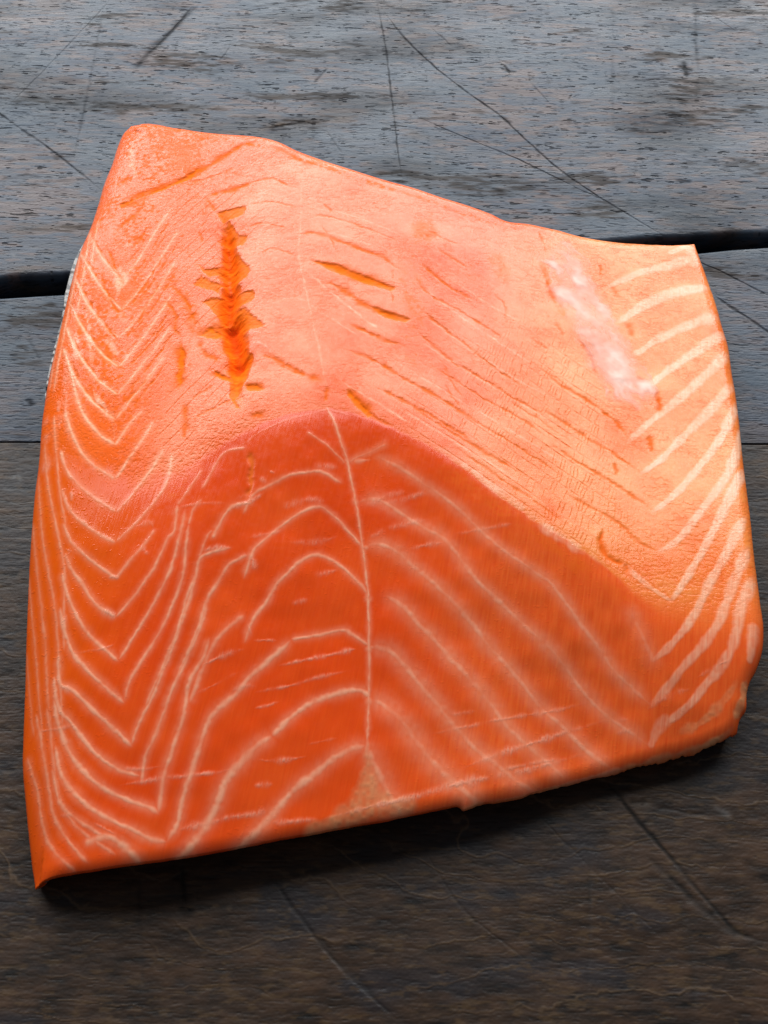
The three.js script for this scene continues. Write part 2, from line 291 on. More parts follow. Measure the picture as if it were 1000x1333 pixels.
// pale sinew lines of the left side: chevrons pointing down
const sinew = [
  ['188,922 198,899 208,876 231,820 241,784 254,749 264,723 300,713', 4.6, 0.8], ['214,922 226,894 239,866 262,812 269,782 282,759 300,733 323,722', 5, 0.7], ['246,915 254,894 267,861 274,845 290,822 318,800', 6, 0.6], ['276,700 292,670 305,657 328,654', 4.6, 0.75], ['262,636 267,629 290,591 319,582', 3.4, 0.5],
  ['231,657 243,640 262,612', 3.6, 0.45], ['245,682 252,662 262,650', 3.6, 0.5], ['259,724 268,700 276,690', 3.6, 0.5],
  ['112,300 124,322 140,345 158,366', 4, 0.6], ['158,366 180,338 200,305 222,272', 3.6, 0.5], ['104,330 118,354 138,382 158,404', 4, 0.7], ['158,404 182,376 206,340 232,300', 3.6, 0.5], ['97,362 110,390 132,420 155,440', 4.4, 0.75], ['155,440 180,412 204,378 228,340', 4, 0.5],
  ['91,395 104,422 128,455 154,478', 4.4, 0.8], ['154,478 178,450 200,420 222,385', 4, 0.55], ['86,425 98,455 124,490 152,514', 4.6, 0.85], ['152,514 176,486 198,458 222,425', 4, 0.55], ['82,452 96,490 120,522 150,546', 4.8, 0.85], ['150,546 172,518 194,490 214,462', 4, 0.55],
  ['106,320 100,350 92,390 84,430 76,470 70,510', 4, 0.6], ['98,330 92,360 82,410 72,460 64,510', 3.6, 0.5], ['118,300 112,330 106,372 100,410', 4, 0.6], ['128,286 122,318 118,350', 3.6, 0.5],
  ['90,470 101,521 112,545 130,566 150,579', 5, 0.8], ['150,579 168,552 185,535', 4.5, 0.6], ['84,535 93,563 105,587 122,605 150,624', 5, 0.75], ['150,624 172,591 189,566 200,548', 4.5, 0.6],
  ['78,585 87,612 105,633 126,650 152,666', 5, 0.75], ['152,666 175,640 196,612 213,584', 4.5, 0.65], ['80,635 89,661 105,678 130,696 150,706', 5, 0.75], ['150,706 175,682 200,654 217,626 224,590', 4.5, 0.6],
  ['82,680 91,703 108,720 130,738 151,752', 5, 0.8], ['151,752 171,727 189,706 200,690', 4.5, 0.6], ['84,720 93,741 108,762 126,787 150,803', 5, 0.85], ['150,803 171,780 189,755 203,734 217,703 227,689 231,657', 4.5, 0.7],
  ['80,745 87,773 101,804 122,832 154,860', 5, 0.9], ['154,860 171,832 189,804 206,773 224,734 234,696 241,664', 4.5, 0.75], ['78,790 82,814 94,849 119,877 161,915', 5.5, 0.95], ['161,915 168,887 182,863 206,825 234,762 241,720 245,682', 4.5, 0.75],
  ['76,850 77,888 94,898 119,922 171,971', 5.5, 0.95], ['171,971 178,947 199,905 206,888 234,815 252,759 259,724', 4.8, 0.8], ['70,880 75,919 94,943 119,975 150,999 182,1010', 5.5, 0.95], ['184,1020 189,985 203,954 217,915 238,863 259,814 268,780', 5, 0.8],
  ['70,910 77,947 98,992 133,1024 168,1042 196,1052 206,1059', 6, 0.95], ['206,1059 213,1010 224,975 238,933 246,888 264,856 272,830', 5.5, 0.8], ['72,970 79,1006 98,1034 129,1059 164,1076 192,1090 217,1096', 6, 0.9],
  ['217,1096 231,1070 238,1038 252,996 266,950 280,926 308,901 329,877 361,850 379,832', 6.5, 0.85], ['68,1000 75,1038 91,1059 115,1076 136,1089 150,1092', 5, 0.7], ['112,1096 140,1089 164,1104 182,1122', 8, 0.8],
  ['226,1122 240,1110 259,1087 280,1052 290,1024 304,1003 329,975 354,957', 9, 0.85], ['300,1112 315,1101 336,1080 355,1059 382,1028 410,1006 435,986 463,972 477,970', 9, 0.8],
  ['58,577 61,619 66,654 77,703 84,745 82,800 84,849', 4.5, 0.6], ['70,540 75,612 80,654 88,700', 4, 0.55], ['50,620 52,660 54,690 62,740 72,800 77,870 82,950', 4.5, 0.5], ['42,680 45,710 50,760 58,830 62,900 66,960', 4.5, 0.45], ['37,750 44,830 50,900 55,960', 4, 0.4], ['34,850 38,900 44,960', 4, 0.3],
  ['35,985 42,1010 49,1031 56,1076 70,1108 98,1134', 5, 0.55], ['46,930 52,957 63,1024 70,1062 91,1097 115,1124', 5, 0.6], ['60,920 65,950 73,1017 84,1055 110,1085 150,1112', 5, 0.55],
  // arcs left of the midline
  ['449,603 435,588 420,575 400,562', 3.5, 0.5], ['316,668 330,643 347,633 375,619 403,614 421,615 445,628', 4.5, 0.7], ['471,711 452,689 431,668 414,659 393,666 365,685 340,706 328,719 318,752', 4.5, 0.85],
  ['478,774 470,762 445,738 417,722 396,727 375,745 358,762 347,783 330,804 318,835', 5, 0.85], ['480,840 456,824 445,820 410,827 379,832', 5, 0.8], ['481,908 470,898 449,900 421,908 400,917 375,936 354,957', 7, 0.9],
  // midline
  ['424,528 435,549 445,578 452,601 458,630 463,654 468,684 472,713 476,745 479,776 480,810 480,842 480,880 480,908 479,940 477,968', 3.4, 0.8, { taper: 0.04 }],
  
];
draw(FAT, sinew.map(([s, w, a, o]) => [s, w * 1.6, a * 0.55, o]), { o: { rough: 0.2, patchy: 0.15, wobble: 0.8, taper: 0.05 } });
draw(FAT, sinew.map(([s, w, a, o]) => [s, w * 0.8, a * 1.3, o]), { o: { rough: 0.3, patchy: 0.3, wobble: 1.0, pf: 0.04, taper: 0.05 } });
draw(FAT, ['446,590 452,601 452,612', '458,640 463,654 463,666', '466,700 472,713 473,726', '473,764 479,778 480,796', '474,836 480,842 480,856', '474,902 480,908 480,924', '486,598 460,600 452,602', '480,712 472,713', '488,843 480,842', '478,950 478,970 478,1000'].map((q) => [q, 6, 0.85]), { o: { taper: 0.5, rough: 0.6 } });
draw(CRACK, sinew.slice(8, 20).map(([q]) => [pairs(q).map(([x, y]) => (x + 7) + ',' + (y + 4)).join(' '), 2, 0.6]), { k: 0.7, o: { rough: 0.8, patchy: 0.9, wobble: 2, pf: 0.05, taper: 0.25 } });
draw(FAT, [['388,214 392,250 391,290 389,330 398,380 412,440 424,500 428,524', 2.6, 0.3], ['392,345 420,372 450,396 480,420 520,440', 3, 0.45], ['400,395 440,420 470,440', 3, 0.4], ['355,395 380,388 400,392', 3, 0.4], ['396,270 440,276 490,292 530,310', 2.6, 0.35], ['400,300 450,308 500,328', 2.6, 0.35],
  ['560,345 600,372 640,398 690,425', 3, 0.4], ['550,375 600,412 650,446 700,478', 3, 0.4], ['545,408 600,445 660,486 720,520', 3, 0.4], ['540,440 600,478 660,514 730,556', 3, 0.4], ['500,462 560,498 620,534 700,582 760,618', 3, 0.4], ['500,520 560,556 620,592 690,636', 3, 0.4], ['440,494 470,512 500,530 540,556', 3, 0.5], ['300,590 350,556 400,540 430,534 470,545', 2.6, 0.2]], { o: { rough: 0.6, patchy: 0.8, wobble: 2, pf: 0.05, taper: 0.2 } });
// arcs right of the midline, softer and wider
const rightArcs = [
  ['454,601 466,594 480,589 502,577', 4.5, 0.6], ['484,591 515,605 540,621 561,636 582,650 606,671 627,692 655,715 688,738 713,756 734,780 755,811 776,839 800,873 825,897 846,917', 7.5, 0.72],
  ['463,654 487,649 505,657 526,671 547,684 575,699 592,717 617,752 645,778 671,803 699,828 720,848 737,869 762,904 790,932 818,951 846,972', 8.5, 0.75], ['472,713 494,708 519,720 540,738 568,762 596,790 617,815 638,843 662,868 680,890 699,915 716,932 737,950 765,978 797,1002', 9, 0.78],
  ['500,774 526,790 547,815 561,828 589,859 613,884 638,915 662,947 684,968 716,996 740,1018', 10, 0.78], ['480,842 505,846 526,866 547,891 571,919 596,950 620,975 652,1000 680,1022 700,1034', 10, 0.78], ['484,910 501,919 522,936 540,961 557,985 582,1010 606,1031 624,1048', 11, 0.75],
  ['479,975 491,1003 505,1031 522,1060', 11, 0.7], ['850,861 843,842 835,824 821,796', 9, 0.45],
];
draw(FAT, rightArcs.map(([s, w, a]) => [s, w * 1.9, a * 0.62]), { o: { rough: 0.15, patchy: 0.15, wobble: 0.8, taper: 0.06 } });
draw(FAT, rightArcs.map(([s, w, a]) => [s, w * 0.7, a * 1.05]), { o: { rough: 0.3, patchy: 0.35, wobble: 1.2, taper: 0.06, pf: 0.04 } });
// broad fat bands of the right side
draw(BAND, [
  ['790,374 832,355 870,346 900,335', 17, 0.7], ['804,420 839,397 874,382 922,374', 19, 0.85], ['825,462 860,440 895,424 932,412', 17, 0.85], ['842,504 877,477 912,453 942,434', 16, 0.85], ['817,576 846,549 877,525 916,490 947,460', 14, 0.85],
  ['833,617 860,598 891,567 926,532 954,500', 13, 0.85], ['848,667 877,645 909,609 940,567 960,526', 13, 0.9], ['854,720 881,704 909,670 940,628 955,600 966,560', 12.5, 0.9], ['872,784 888,761 909,726 930,688 951,645 969,612', 12.5, 0.95], ['850,861 877,835 902,803 923,761 944,722 970,672', 12, 0.9],
  ['846,917 860,905 888,870 916,838 937,807 951,768 974,712', 13, 0.85], ['860,946 895,919 919,891 944,859 958,824 965,789 981,752', 13, 0.85], ['976,862 979,838 981,815', 14, 0.8], ['874,782 846,764 821,743 812,734', 8, 0.6],
  ['870,330 895,322 905,345', 16, 0.7], ['846,972 856,950 868,936', 12, 0.6], ['700,1035 760,1018 810,1004', 8, 0.6],
], { w: 12, a: 0.8, k: 0.5, o: { rough: 0.3, patchy: 0.15, wobble: 0.9, taper: 0.08, flat: true, grow: true } });
draw(BAND, [['560,578 600,602 650,640 700,678 750,712 800,742', 9, 0.45], ['172,185 170,205 178,232', 9, 0.5], ['150,345 158,362 150,385', 12, 0.55], ['165,320 180,312', 10, 0.45], ['150,400 165,420', 8, 0.5], ['112,380 116,440 120,480', 7, 0.4], ['98,430 100,470', 7, 0.4], ['140,440 152,462', 6, 0.6], ['120,505 140,540 150,552', 5, 0.6]], { o: { flat: true, rough: 0.9, patchy: 1.0, wobble: 3, pf: 0.07 } });  // cream ridge lip, and fat-white smudges painted in place of glints
draw(STREAK, [['311,440 325,432 345,434', 4, 0.8], ['315,448 335,446 350,453', 4, 0.8], ['318,441 340,440', 3, 0.8], ['60,540 62,590 58,620', 7, 0.5], ['83,480 86,530 90,580', 5, 0.6], ['95,350 100,420', 4, 0.6], ['75,520 78,560', 5, 0.7], ['92,640 94,650', 5, 0.8], ['160,455 168,470', 4, 0.6]], { o: { rough: 0.9, patchy: 1.2, wobble: 2.5, pf: 0.1, taper: 0.2 } });  // pale wrinkles of the flap, and white glints painted along the left
// fatty wedge at the foot of the midline, and the whitish cut end below it
draw(PALE, [['780,1016 850,994 895,980 932,966 955,946', 10, 0.8], ['955,936 966,912 972,884', 7, 0.9], ['880,955 915,938 945,908 960,884', 9, 0.45], ['560,1063 640,1050 720,1030 790,1013', 5, 0.5], ['120,1141 250,1123 400,1093', 3, 0.4], ['440,1068 470,1052 505,1040', 22, 0.8], ['398,1092 420,1080 445,1066 478,1056', 20, 0.8], ['480,1055 510,1052 540,1045', 14, 0.55], ['598,1054 606,1056 630,1050', 10, 0.9]], { w: 20, a: 0.7, o: { flat: true, rough: 0.5 } });
// streaks left by the knife: whitish, broken, lightly raised
draw(STREAK, [
  ['361,866 400,858 435,851 473,842', 4, 0.8], ['330,901 382,891 410,882 452,873', 3.4, 0.7], ['330,922 350,917 365,912', 3, 0.5], ['420,1066 480,1050 533,1038 589,1022 627,1013 680,1003 740,986 770,979', 6, 1.0], ['600,1000 650,981 702,964 737,952 790,936', 5.5, 0.75],
  ['560,955 610,945 650,936 720,925 769,913', 4, 0.6], ['790,938 805,937 818,936', 4, 0.6], ['640,1010 667,999 734,987', 4, 0.6], ['154,1022 196,1015 217,1012 273,1006 304,1001', 3.6, 0.75], ['230,1080 269,1071 297,1064 329,1059 350,1056', 6, 1.0],
  ['330,1061 345,1055', 6, 0.8], ['352,1070 390,1068 414,1066', 6, 0.7], ['49,952 70,949 98,943', 4, 0.75], ['94,850 129,845 150,838', 3.4, 0.7], ['262,866 297,850 322,843', 4.5, 0.7], ['231,661 262,655 294,654', 4.5, 0.6], ['262,717 282,712 301,713', 6, 0.7],
  ['330,833 361,833', 3, 0.5], ['320,700 370,690', 4, 0.4], ['475,660 500,646 530,640', 7, 0.45], ['500,655 530,648 560,638', 6, 0.5], ['478,700 505,688 535,680 560,676', 6, 0.5], ['530,715 560,708 580,705', 5, 0.5], ['590,695 630,688 670,680', 5, 0.35], ['365,660 400,650 425,652', 8, 0.45],
  ['375,705 410,705 440,698', 7, 0.4], ['410,605 440,608', 8, 0.45], ['410,748 440,742', 5, 0.45], ['380,785 400,780', 4, 0.5], ['352,613 356,615', 5, 0.6], ['340,622 344,626', 5, 0.6], ['300,662 318,655 330,650 345,640', 6, 0.8], ['305,650 325,640 328,625', 4, 0.5],
  ['310,725 325,722 330,735 332,742', 5, 0.8], ['320,840 326,826 322,812', 4, 0.6], ['300,900 320,892 336,895', 4, 0.45], ['150,999 182,1001 210,997', 3, 0.4], ['335,988 360,990 400,985', 4, 0.6], ['330,1022 355,1020', 4, 0.6], ['250,905 300,880 340,862', 3, 0.3],
  ['84,714 95,719 92,728', 5, 0.8], ['131,795 143,797 148,805', 6, 0.8], ['142,750 155,752', 6, 0.8], ['82,812 86,800', 5, 0.7], ['76,893 93,898', 5, 0.9], ['145,545 150,575', 3, 0.3], ['175,686 195,680 200,690', 5, 0.5], ['185,710 192,722', 4, 0.5],
  ['840,925 870,905 900,896', 5, 0.5], ['906,882 930,868 950,858', 4, 0.6], ['800,955 835,944', 4, 0.5], ['78,1062 90,1060', 4, 0.6], ['400,968 440,960', 3, 0.4], ['120,1070 150,1085', 3, 0.5], ['585,930 620,925', 4, 0.5],
], { w: 4, a: 0.7, k: 0.5, o: { rough: 0.7, patchy: 0.9, pf: 0.05, wobble: 0.9, taper: 0.25 } });
// cracks and splits of the dry upper face
draw(CRACK, [
  ['380,306 410,303 445,314 470,325 498,335 526,353', 4, 0.8], ['400,338 420,343 435,346 466,360 491,367 519,377', 7, 1], ['418,365 450,378 477,398 505,409 532,418', 5.5, 0.9], ['449,419 487,437 526,449', 3.4, 0.8], ['440,450 456,458 487,468 526,493 554,507 610,542 650,566', 2.6, 0.75],
  ['480,500 526,521 575,549 620,578', 2.4, 0.7], ['345,456 363,470 382,482 428,498', 3.4, 0.75], ['547,339 568,360 592,377 620,392', 2.6, 0.7], ['536,356 561,384 599,405 634,426 660,446', 2, 0.6], ['540,395 575,426 610,451 645,479 690,508', 2, 0.65], ['533,419 561,447 592,472 627,493 676,521 720,545', 2, 0.65],
  ['547,465 589,493 627,517 680,546 720,575', 2, 0.6], ['396,279 431,283 487,300 529,318', 1.8, 0.5], ['320,266 351,262 375,267 388,272', 1.8, 0.55], ['320,295 345,290 375,297', 1.8, 0.6], ['315,240 353,232 378,244', 1.8, 0.6], ['335,332 355,323 386,334', 2, 0.6],
  ['494,507 540,531 589,563 634,590 690,622', 2.2, 0.65], ['547,503 603,538 655,570 700,598 740,625', 2, 0.6], ['560,300 580,312 600,318', 2, 0.5], ['566,320 590,337 612,350', 2.2, 0.5], ['420,265 432,276', 2, 0.6], ['416,292 428,308 440,330', 1.6, 0.6], ['510,350 512,365', 2, 0.5], ['505,373 512,385 511,395', 2, 0.6],
  ['580,500 588,515 600,530', 2, 0.5], ['575,470 590,500 606,522', 1.8, 0.5], ['590,580 640,615 690,648 740,685', 2, 0.5], ['660,520 700,545 745,575', 1.8, 0.45], ['690,470 720,490 745,508', 2, 0.5], ['640,380 655,395 660,420', 1.6, 0.4],
  // right of the middle
  ['821,572 797,546 765,521 734,504 706,482', 2.6, 0.7], ['835,616 800,591 772,574 735,550 700,530', 2.6, 0.65], ['850,665 821,644 790,623 750,600 715,575', 2.6, 0.65], ['856,719 832,705 804,680 770,660 735,640', 2.2, 0.55], ['708,362 718,380 725,396', 3, 0.7], ['752,440 768,460 776,490', 3, 0.7], ['780,345 783,360', 3, 0.7], ['724,420 735,438', 3, 0.5],
  ['856,508 858,525 857,536', 5, 0.8], ['846,566 848,588', 4, 0.8], ['800,600 802,620', 2.4, 0.6], ['787,688 782,705 788,722 800,732 815,734', 3.4, 0.95], ['815,734 818,742', 4, 0.8], ['795,372 805,388', 5, 0.45], ['817,420 822,440', 5, 0.5], ['830,490 838,498', 4, 0.5], ['690,440 715,455', 2, 0.4],
  // left side
  ['150,266 175,255 210,243 240,232 262,220 285,207 318,188 345,184', 7, 1], ['157,268 180,262 195,254', 4.5, 0.9], ['240,238 270,232 310,216', 2.2, 0.6], ['138,322 146,340 154,356 164,374', 2.4, 0.8], ['131,355 143,388 157,412', 2.4, 0.8], ['126,395 133,416 157,451', 2.2, 0.8],
  ['164,402 180,384 196,360 213,332', 2.2, 0.7], ['161,440 180,417 192,395 214,360', 2.2, 0.7], ['157,489 178,466 196,447 220,412', 2, 0.7], ['157,528 180,506 203,482', 2, 0.6], ['171,325 180,312 191,300', 3.6, 0.7], ['150,303 165,288 187,270', 4, 0.6], ['150,238 160,236 167,228 160,240', 4, 0.7],
  ['160,350 185,318 200,292', 1.8, 0.5], ['170,372 195,338 220,300', 1.8, 0.45], ['215,352 225,368 240,389', 2, 0.6],
  ['217,364 240,389 250,408 258,425', 4, 0.8], ['214,385 220,398 228,410 230,428 238,441', 3, 0.8], ['237,441 233,460 236,480 232,507', 7.5, 0.85], ['240,520 241,540 242,560 236,575', 3, 0.7], ['257,443 267,458 285,472', 4.5, 0.85], ['258,435 270,428 284,427', 7, 0.8], ['272,478 284,488 299,492', 5, 0.8],
  ['339,460 363,470 398,488', 4, 0.8], ['320,500 344,502', 6, 0.9], ['327,540 341,541', 5, 0.8], ['267,257 285,250 309,245 329,236', 4.5, 0.8], ['268,258 274,266 281,274', 4, 0.8], ['258,300 264,316', 2, 0.7], ['259,296 272,284', 2, 0.6], ['452,507 466,520 474,528 484,538', 8, 0.85], ['426,504 424,522', 2.4, 0.7],
  ['452,520 470,530 495,548 515,556', 2.4, 0.6], ['250,545 290,525 320,515', 1.6, 0.5], ['245,520 280,500', 1.6, 0.5], ['322,585 327,600 326,628 321,652', 4, 0.95], ['700,297 712,330', 2, 0.4], ['350,188 380,203 410,220', 5, 0.5],
], { w: 3, a: 0.7, o: { rough: 0.95, patchy: 0.4, wobble: 3.0, pf: 0.06, taper: 0.2 }, k: 0.92 });
// the deep split: a torn opening with ragged lips, deepest along its middle
function patch(L, pts, soft, amp, rag) {
  const q = pts.map(toTex), n = q.length;
  let x0 = T, x1 = 0, y0 = T, y1 = 0;
  for (const [x, y] of q) { x0 = Math.min(x0, x); x1 = Math.max(x1, x); y0 = Math.min(y0, y); y1 = Math.max(y1, y); }
  for (let y = Math.max(0, Math.floor(y0 - 12)); y < Math.min(T, y1 + 12); y++) for (let x = Math.max(0, Math.floor(x0 - 12)); x < Math.min(T, x1 + 12); x++) {
    const X = x + rag * (noise(x * 0.05, y * 0.05) + 0.7 * noise(x * 0.13 + 9, y * 0.13) + 0.4 * noise(x * 0.33, y * 0.33 + 9)), Y = y + rag * (noise(x * 0.05 + 50, y * 0.05) + 0.7 * noise(x * 0.13 + 59, y * 0.13) + 0.4 * noise(x * 0.33 + 70, y * 0.33));
    let best = 1e9, c = false;
    for (let i = 0; i < n; i++) {
      const a = q[i], b = q[(i + 1) % n], dx = b[0] - a[0], dy = b[1] - a[1], t = clamp(((X - a[0]) * dx + (Y - a[1]) * dy) / (dx * dx + dy * dy + 1e-9), 0, 1);
      best = Math.min(best, (X - a[0] - dx * t) ** 2 + (Y - a[1] - dy * t) ** 2);
      if ((a[1] > Y) !== (b[1] > Y) && X < a[0] + (Y - a[1]) / (b[1] - a[1]) * dx) c = !c;
    }
    if (c) { const k = y * T + x, d = Math.sqrt(best); L[k] = Math.max(L[k], amp * Math.min(1, d / soft)); }
  }
}
patch(PALE, pairs('478,962 488,995 502,1028 524,1048 490,1056 436,1068 398,1090 404,1078 448,1046 465,1010'), 16, 0.85, 2);
for (const lobe of ['282,277 300,271 321,267 317,280 303,285 290,289', '295,286 305,293 311,306 311,319 303,327 295,323 291,312 293,298', '309,307 323,305 319,318 307,321', '299,329 310,329 319,340 327,350 323,359 312,365 303,373 297,362 296,345', '255,339 268,349 284,348 297,341 299,357 284,357 271,361 261,350',
  '252,369 262,357 276,365 289,369 285,381 270,377', '304,380 318,379 331,377 333,389 320,395 308,399 302,390', '261,392 276,388 292,383 304,391 301,405 292,417 282,409 270,401', '290,377 304,374 308,396 300,406 291,398', '295,417 308,402 319,399 333,411 346,423 331,427 317,431 309,441 297,437',
  '290,419 306,417 313,440 323,456 331,461 325,478 321,494 313,504 309,520 315,533 306,531 298,515 299,495 298,470 293,450', '259,437 274,425 289,431 285,439 268,441', '317,499 332,500 346,505 334,510 319,507', '272,478 286,484 302,490 302,498 286,493'])
  patch(TEAR, pairs(lobe), 4, 1, 3);
patch(TEAR, pairs('452,505 470,522 486,540 478,544 462,528 450,514'), 4, 0.9, 2);
patch(TEAR, pairs('152,266 190,252 228,236 262,216 250,232 214,247 176,260 158,270'), 5, 0.85, 2.5);
patch(TEAR, pairs('236,440 242,462 239,490 234,508 228,488 231,462'), 5, 0.8, 3);
patch(TEAR, pairs('404,339 436,342 470,356 516,374 512,379 470,368 430,352'), 4, 0.8, 2);
patch(TEAR, pairs('475,396 505,404 534,414 530,421 500,413'), 4, 0.8, 2);
draw(DEEP, [['287,278 294,300 298,330 298,362 300,385 297,410 303,440 309,470 308,500 313,532', 17, 0.75, { taper: 0.25 }], ['298,395 302,425 308,455 310,478 309,502', 22, 0.9, { taper: 0.3 }]], { k: 0.6, o: { rough: 0.35, patchy: 0.25, wobble: 3 } });
draw(ORANGE, [['225,176 335,189 390,207 460,231 540,255 640,290 690,303', 8, 0.75], ['560,270 545,330 540,400 552,470', 26, 0.45], ['700,330 720,380 745,430', 10, 0.4], ['540,590 600,625 660,668 720,712 780,755 850,792', 16, 0.4], ['280,590 240,628 215,650', 10, 0.5], ['285,290 300,330 298,380 300,440 305,500', 30, 0.4], ['228,365 245,400 258,440', 16, 0.5], ['70,560 78,640 76,740', 26, 0.4], ['140,403 148,408 158,414', 18, 0.7], ['133,440 138,460 142,480', 20, 0.8], ['218,360 228,372', 14, 0.7], ['104,400 106,440', 10, 0.7], ['60,400 90,520 60,640 45,800', 26, 0.5], ['520,330 538,400 530,440 548,490', 18, 0.45], ['400,205 440,222 480,240', 8, 0.7], ['640,330 660,370', 30, 0.25], ['110,330 125,300 145,260', 8, 0.5], ['905,340 935,430 955,520 968,620 985,760', 7, 0.8], ['965,890 968,930 950,958', 9, 0.8]], { w: 10, a: 0.6, o: { flat: true, rough: 0.8, patchy: 0.6 } });

const fleshColor = new Uint8Array(T * T * 4), fleshBump = new Float32Array(T * T * 4), fleshRough = new Uint8Array(T * T * 4);
const UP = new Float32Array(T * T);
{
  const zr = new Float32Array(T), cc = new Float32Array(T);
  for (let i = 0; i < T; i++) { const x = FX + (i + 0.5) / TPM; zr[i] = zR(x); cc[i] = sstep(-0.105, -0.03, x); }
  const e1x = 0.80, e1z = 0.60;                                   // direction of the muscle rows right of the middle
  for (let j = 0; j < T; j++) for (let i = 0; i < T; i++) {
    const n = j * T + i, X = FX + (i + 0.5) / TPM, Z = FZ + (j + 0.5) / TPM, x = X * 1000, z = Z * 1000;    // millimetres
    const f1 = fbm(x * 0.06 + 4, z * 0.06 + 2, 4), f2 = noise(x * 0.9 + 30, z * 0.9), f3 = noise(x * 2.6, z * 2.6 + 50), ed = noise(x * 0.35 + 7, z * 0.35 + 3) + 0.5 * f2;
    const soft = lerp(0.009, 0.0009, cc[i]) + 0.012 * sstep(0.068, 0.105, X), up = 1 - sstep(-soft, soft, Z - zr[i] + ed * lerp(0.003, 0.0005, cc[i]));
    UP[n] = up;
    const rt = sstep(10, 55, x + 0.25 * z), lf = 1 - sstep(-105, -55, x + 0.12 * z), rr = sstep(62, 95, x - 0.1 * z);
    // bare flesh
    let r = lerp(0.77, 0.83, 0.5 + f1), g = lerp(0.064, 0.088, 0.5 + f1), b = lerp(0.004, 0.009, 0.5 + f1);
    r = lerp(r, 0.80, lf); g = lerp(g, 0.105, lf); b = lerp(b, 0.004, lf);
    r = lerp(r, 0.83, rt * 0.7); g = lerp(g, 0.122, rt * 0.7); b = lerp(b, 0.020, rt * 0.7);
    const dr = lerp(0.82, 0.86, rt), dg = lerp(0.16, 0.25, rt), db = lerp(0.032, 0.050, rt), d = up * (0.8 + 0.55 * f1 + 0.12 * f2) * (1 - 0.55 * lf);
    r = lerp(r, dr, d); g = lerp(g, dg, d); b = lerp(b, db, d);  // paler dry upper face, with some of its sheen put into the colour
    // fibres
    const fib = noise(x * 1.9 + z * 0.35, z * 0.16 + 5) * 0.6 + noise(x * 3.4 + z * 0.6, z * 0.3 + 15) * 0.4;
    { const fa = (0.6 + 0.8 * rt) * (1 - up); r *= 1 + 0.05 * fib * fa; g *= 1 + (0.16 * fib + 0.05 * f3) * fa; b *= 1 + 0.25 * fib * fa; }
    let h = 0.018 * fib + 0.02 * f1, rough = lerp(0.20, 0.23, up) - 0.05 * lf + 0.06 * f2 + 0.10 * up * f1, spec = 0.85 - up * (0.22 - 0.4 * f1 - 0.12 * f2) - 0.55 * up * lf * sstep(-0.3, 0.4, f1 + 0.5 * f2) - 0.5 * lf * sstep(-62, 0, z) - 0.12 * lf;
    // rows of small cells on the dry face
    if (up > 0.02) {
      const row0 = (-e1z * x + e1x * z) / 5.4 + 0.35 * fbm(x * 0.03, z * 0.03 + 6, 2), row = Math.floor(row0), fr = row0 - row;
      const s = (e1x * x + e1z * z + 0.9 * x) / 2.1 + row * 7.31 + 0.45 * noise(x * 0.22, z * 0.22) + 0.12 * noise(x * 1.1, z * 1.1), c0 = Math.floor(s), fs = s - c0, on = LAT[((c0 * 37 + row * 101) & 65535)], gate = sstep(-0.25, 0.5, fbm(x * 0.05 + 44, z * 0.05 + 22, 3) + 0.22 * on + 0.1);
      const zone = sstep(-42, 12, x + 0.45 * z) * (1 - 0.7 * sstep(62, 84, x + 0.1 * z)) * (0.35 + 0.65 * sstep(-80, -40, z));
      const dash = Math.exp(-(((fs - 0.5) / 0.13) ** 2)) * sstep(0.0, 0.2, fr) * (1 - sstep(0.65 + 0.25 * on, 1.0, fr)) * gate * zone * sstep(-0.6, 0.4, on), line = Math.exp(-((Math.min(fr, 1 - fr) / 0.05) ** 2)) * zone * (0.4 + 0.4 * f2);
      const vein = (Math.pow(1 - Math.abs(noise(x * 0.42 + 0.7 * f2, z * 0.62 + 5 + f1)), 6) * sstep(-0.5, 0.3, noise(x * 0.1, z * 0.1 + 40)) + 0.8 * Math.pow(1 - Math.abs(noise(x * 1.0 + 0.5 * f2 + 40, z * 1.25 + 5)), 4.5) * sstep(-0.3, 0.5, noise(x * 0.13 + 20, z * 0.13 + 40))), wr = noise(x * 1.3 + z * 0.9, z * 1.5 + 8), peb = noise(x * 1.15 + 3, z * 1.15) * 0.6 + noise(x * 2.3 + 3, z * 2.3) * 0.5;
      const gp = (0.85 * x + 0.53 * z) / 4.4 + 0.35 * fbm(x * 0.05, z * 0.05 + 61, 2), gf = gp - Math.floor(gp), groove = Math.exp(-(((gf - 0.5) / 0.045) ** 2)) * sstep(-92, -78, x) * (1 - sstep(-55, -38, x)) * sstep(-0.25, 0.35, fbm(x * 0.06 + 71, z * 0.06, 3));
      const left = 1 - sstep(-60, -20, x), k = up * groove * 0.8 + up * (0.55 * dash + 0.95 * clamp(line * (0.8 + 1.2 * fbm(x * 0.07 + 9, z * 0.07 + 99, 3)), 0, 1) + vein * 0.5 * (1 - zone * 0.5)), dot = up * sstep(0.42 - 0.14 * left, 0.8, peb) * (0.3 + 0.7 * left);
      { const kk = Math.min(1, k * 0.95); g = lerp(g, 0.105, kk); b = lerp(b, 0.009, kk); r = lerp(r, 0.74, kk); } g = lerp(g, 0.11, dot * 0.65); b = lerp(b, 0.012, dot * 0.65); spec *= 1 - 0.6 * Math.min(1, k + dot * 0.7); rough += 0.12 * dot;
      h += up * (0.012 * wr + 0.022 * peb * (0.5 + 2.6 * left)) - 0.10 * k - 0.05 * dot;
      rough += up * (0.05 * peb + 0.25 * k);
    }
